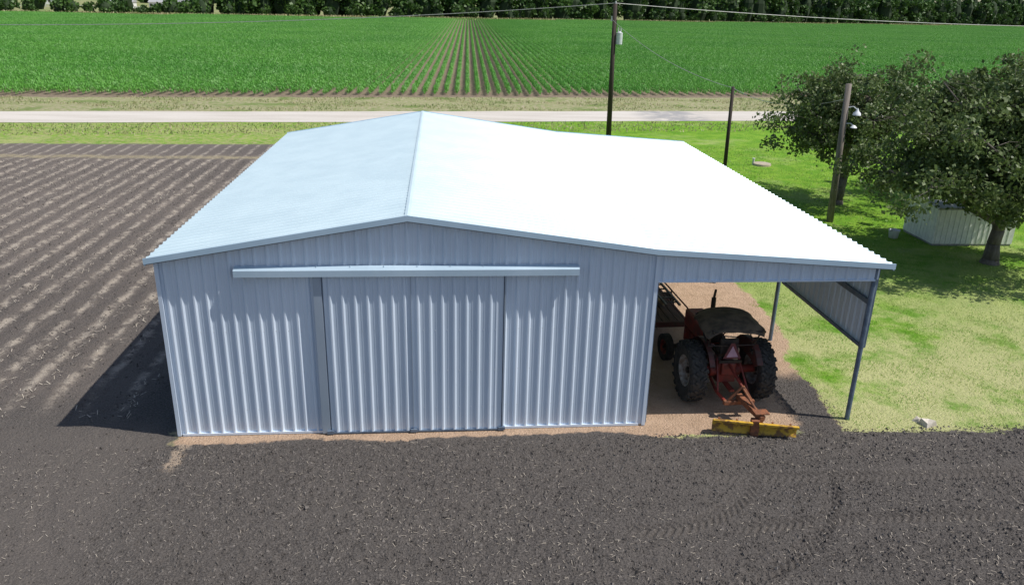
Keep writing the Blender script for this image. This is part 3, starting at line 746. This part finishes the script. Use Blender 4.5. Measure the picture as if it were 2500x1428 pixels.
b.obj('chunks',simple('broken_block_mat',(.55,.5,.44),(.4,.36,.3),.9,bump=.3),db)

# ------------------------------------------------------------ corn field
CORN=leafmat('corn_leaf_mat',(.095,.31,.04),(.14,.38,.055),.05,.35,(.22,.46,.13))
def corn_patch(seed,link=False):
    r=np.random.default_rng(seed); Q=[]
    for row in range(5):
        x0=-1.92+row*.96
        ys_=np.arange(-12,12,.21); ys_=ys_+r.normal(0,.03,len(ys_))
        for yy in ys_:
            hh=r.uniform(.55,.88); xx=x0+r.normal(0,.025); a0=r.uniform(0,6.28)
            for k in range(6):
                a=a0+k*2.4+r.normal(0,.3); z0=hh*(.15+.13*k); L_=r.uniform(.22,.38)*(1.05-.08*k); wd=.045
                d=np.array([math.cos(a),math.sin(a),0]); pz=np.array([-d[1],d[0],0])*wd
                p0=np.array([xx,yy,z0]); p1=p0+d*L_*.5+np.array([0,0,.24]); p2=p0+d*L_+np.array([0,0,.10])
                Q+= [p0-pz*.5,p0+pz*.5,p1+pz,p1-pz, p1-pz,p1+pz,p2+pz*.3,p2-pz*.3]
    return npmesh('corn_plants_%d'%seed,np.array(Q),4,CORN,link=link)
P1=corn_patch(1); 
th=math.radians(-1.95); ct,st_=math.cos(th),math.sin(th)
pts=[]
for ci in range(-70,110):
    xp=ci*4.8
    yp=60.
    for k in range(400):
        X=ct*xp-st_*yp; Y=st_*xp+ct*yp
        if Y>71.9+.115*X: break
        yp+=.5
    yp+=12+random.uniform(-.3,.3)
    while True:
        X=ct*xp-st_*yp; Y=st_*xp+ct*yp
        if Y>355+.4*X or Y>560: break
        if -.66*Y-22<X<.84*Y+22: pts.append((X,Y,0))
        yp+=24
me=bpy.data.meshes.new('corn_field'); me.from_pydata(pts,[],[]); cfo=bpy.data.objects.new('corn_field',me); COL.objects.link(cfo)
ng=bpy.data.node_groups.new('corn_scatter','GeometryNodeTree')
ng.interface.new_socket('Geometry',in_out='INPUT',socket_type='NodeSocketGeometry'); ng.interface.new_socket('Geometry',in_out='OUTPUT',socket_type='NodeSocketGeometry')
gi=ng.nodes.new('NodeGroupInput'); go=ng.nodes.new('NodeGroupOutput'); ip=ng.nodes.new('GeometryNodeInstanceOnPoints'); oi=ng.nodes.new('GeometryNodeObjectInfo')
oi.inputs['Object'].default_value=P1; oi.inputs['As Instance'].default_value=True
ip.inputs['Rotation'].default_value=(0,0,th)
ng.links.new(gi.outputs[0],ip.inputs['Points']); ng.links.new(oi.outputs['Geometry'],ip.inputs['Instance']); ng.links.new(ip.outputs[0],go.inputs[0])
md=cfo.modifiers.new('scatter','NODES'); md.node_group=ng

# ------------------------------------------------------------ distant trees
DT=leafmat('distant_foliage_mat',(.035,.085,.016),(.065,.135,.026),.06,.2,(.10,.18,.035))
DK=simple('distant_crown_shade_mat',(.012,.03,.007),(.02,.04,.01),.9,scale=.3)  # darkened green for solid crown cores: inner shade put into the colour
Q=[];core=MB()
def dtree(x,y,R_,H):
    nb=12; 
    for k in range(nb):
        a=random.uniform(0,6.28); rr=R_*random.uniform(.2,.8); cz=H*random.uniform(.22,.85); sc=(1-.45*(cz/H)**2)
        c=np.array([x+rr*math.cos(a)*sc,y+rr*math.sin(a)*sc,cz]); br=R_*random.uniform(.32,.5)
        n=60; d=rng.normal(size=(n,3)); d/=np.linalg.norm(d,axis=1)[:,None]
        Q.append(rquads(c+d*br*rng.uniform(.75,1.08,(n,1))*np.array([1,1,.85]),rng.uniform(.6,1.5,n)*R_*.19,rng,1.3))
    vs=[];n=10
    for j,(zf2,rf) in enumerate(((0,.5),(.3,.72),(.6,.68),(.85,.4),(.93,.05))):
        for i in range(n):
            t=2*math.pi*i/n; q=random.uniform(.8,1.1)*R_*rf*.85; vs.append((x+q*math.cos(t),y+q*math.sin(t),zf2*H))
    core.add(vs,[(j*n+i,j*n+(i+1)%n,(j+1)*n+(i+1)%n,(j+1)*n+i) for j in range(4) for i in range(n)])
x=-92.
while x<520:
    y=366+.4*x; 
    for k in range(2):
        dtree(x+random.uniform(-3,3),y+4+k*9+random.uniform(-2,3),random.uniform(5,7.5),random.uniform(11,16)+k*4+ (3 if x>50 else 0))
    dtree(x+random.uniform(-3,3),y-1,random.uniform(2.5,4),random.uniform(3.5,6.5))
    x+=random.uniform(6.5,9)
x=-230.
while x<-92:
    y=364+.4*x
    if random.random()<.85: dtree(x,y+random.uniform(-1,5),random.uniform(2.2,4.2),random.uniform(2.8,5.5))
    if random.random()<.35: dtree(x,y+random.uniform(30,90),random.uniform(4,6),random.uniform(6,10))
    x+=random.uniform(3,7)
for _ in range(60):
    dtree(random.uniform(-900,-150),random.uniform(650,900),random.uniform(7,12),random.uniform(8,14))
tlm=empty('distant_tree_line'); npmesh('foliage',np.concatenate(Q),4,DT,tlm); core.obj('crown_shade_core',DK,tlm)
vb=blades(14000,(-260,520),(0,1),.6,1.4,.5,rng); vb=vb.reshape(-1,3,3); off=(363-5*rng.random(len(vb)))
sh_=off[:,None]+.4*vb[:,:,0]; vb[:,:,1]+=sh_; npmesh('field_edge_grass',vb.reshape(-1,3),3,leafmat('edge_grass_mat',(.26,.28,.11),(.36,.34,.18),.1,.3))
def house(x,y,w_,d_,h_,rz):
    e=empty('farmhouse',(x,y,0),rz); b=MB(); b.box((0,0,h_/2),(w_,d_,h_)); b.obj('walls',simple('white_siding_mat',(.75,.75,.72),(.65,.65,.62)),e)
    b=MB(); a,c=w_/2+.4,d_/2+.4
    b.add([(-a,-c,h_),(a,-c,h_),(a,c,h_),(-a,c,h_),(-a,0,h_+2),(a,0,h_+2)],[(0,1,5,4),(2,3,4,5),(1,2,5),(3,0,4),(3,2,1,0)]); b.obj('roof',simple('house_roof_mat',(.4,.4,.4),(.3,.3,.3)),e)
    b=MB(); 
    for i in range(4): b.box((-w_/2+w_*(i+.5)/4,-d_/2-.02,h_*.55),(1.2,.04,1.3))
    b.obj('windows',BLK,e)
house(-166,450,14,8,3,.1); house(-150,462,9,7,3,.0); house(-178,470,8,8,3.2,.3); house(-130,440,7,5,2.6,-.2); house(-230,520,12,8,3,.2)
fn=empty('white_rail_fence',(-190,420,0),.1); b=MB()
for i in range(31): b.box((-45+i*3,0,.7),(.2,.2,1.4))
for z in(.5,1.2): b.box((0,0,z),(90,.08,.2))
b.obj('rails',simple('fence_white_mat',(.7,.7,.67),(.6,.6,.58)),fn)
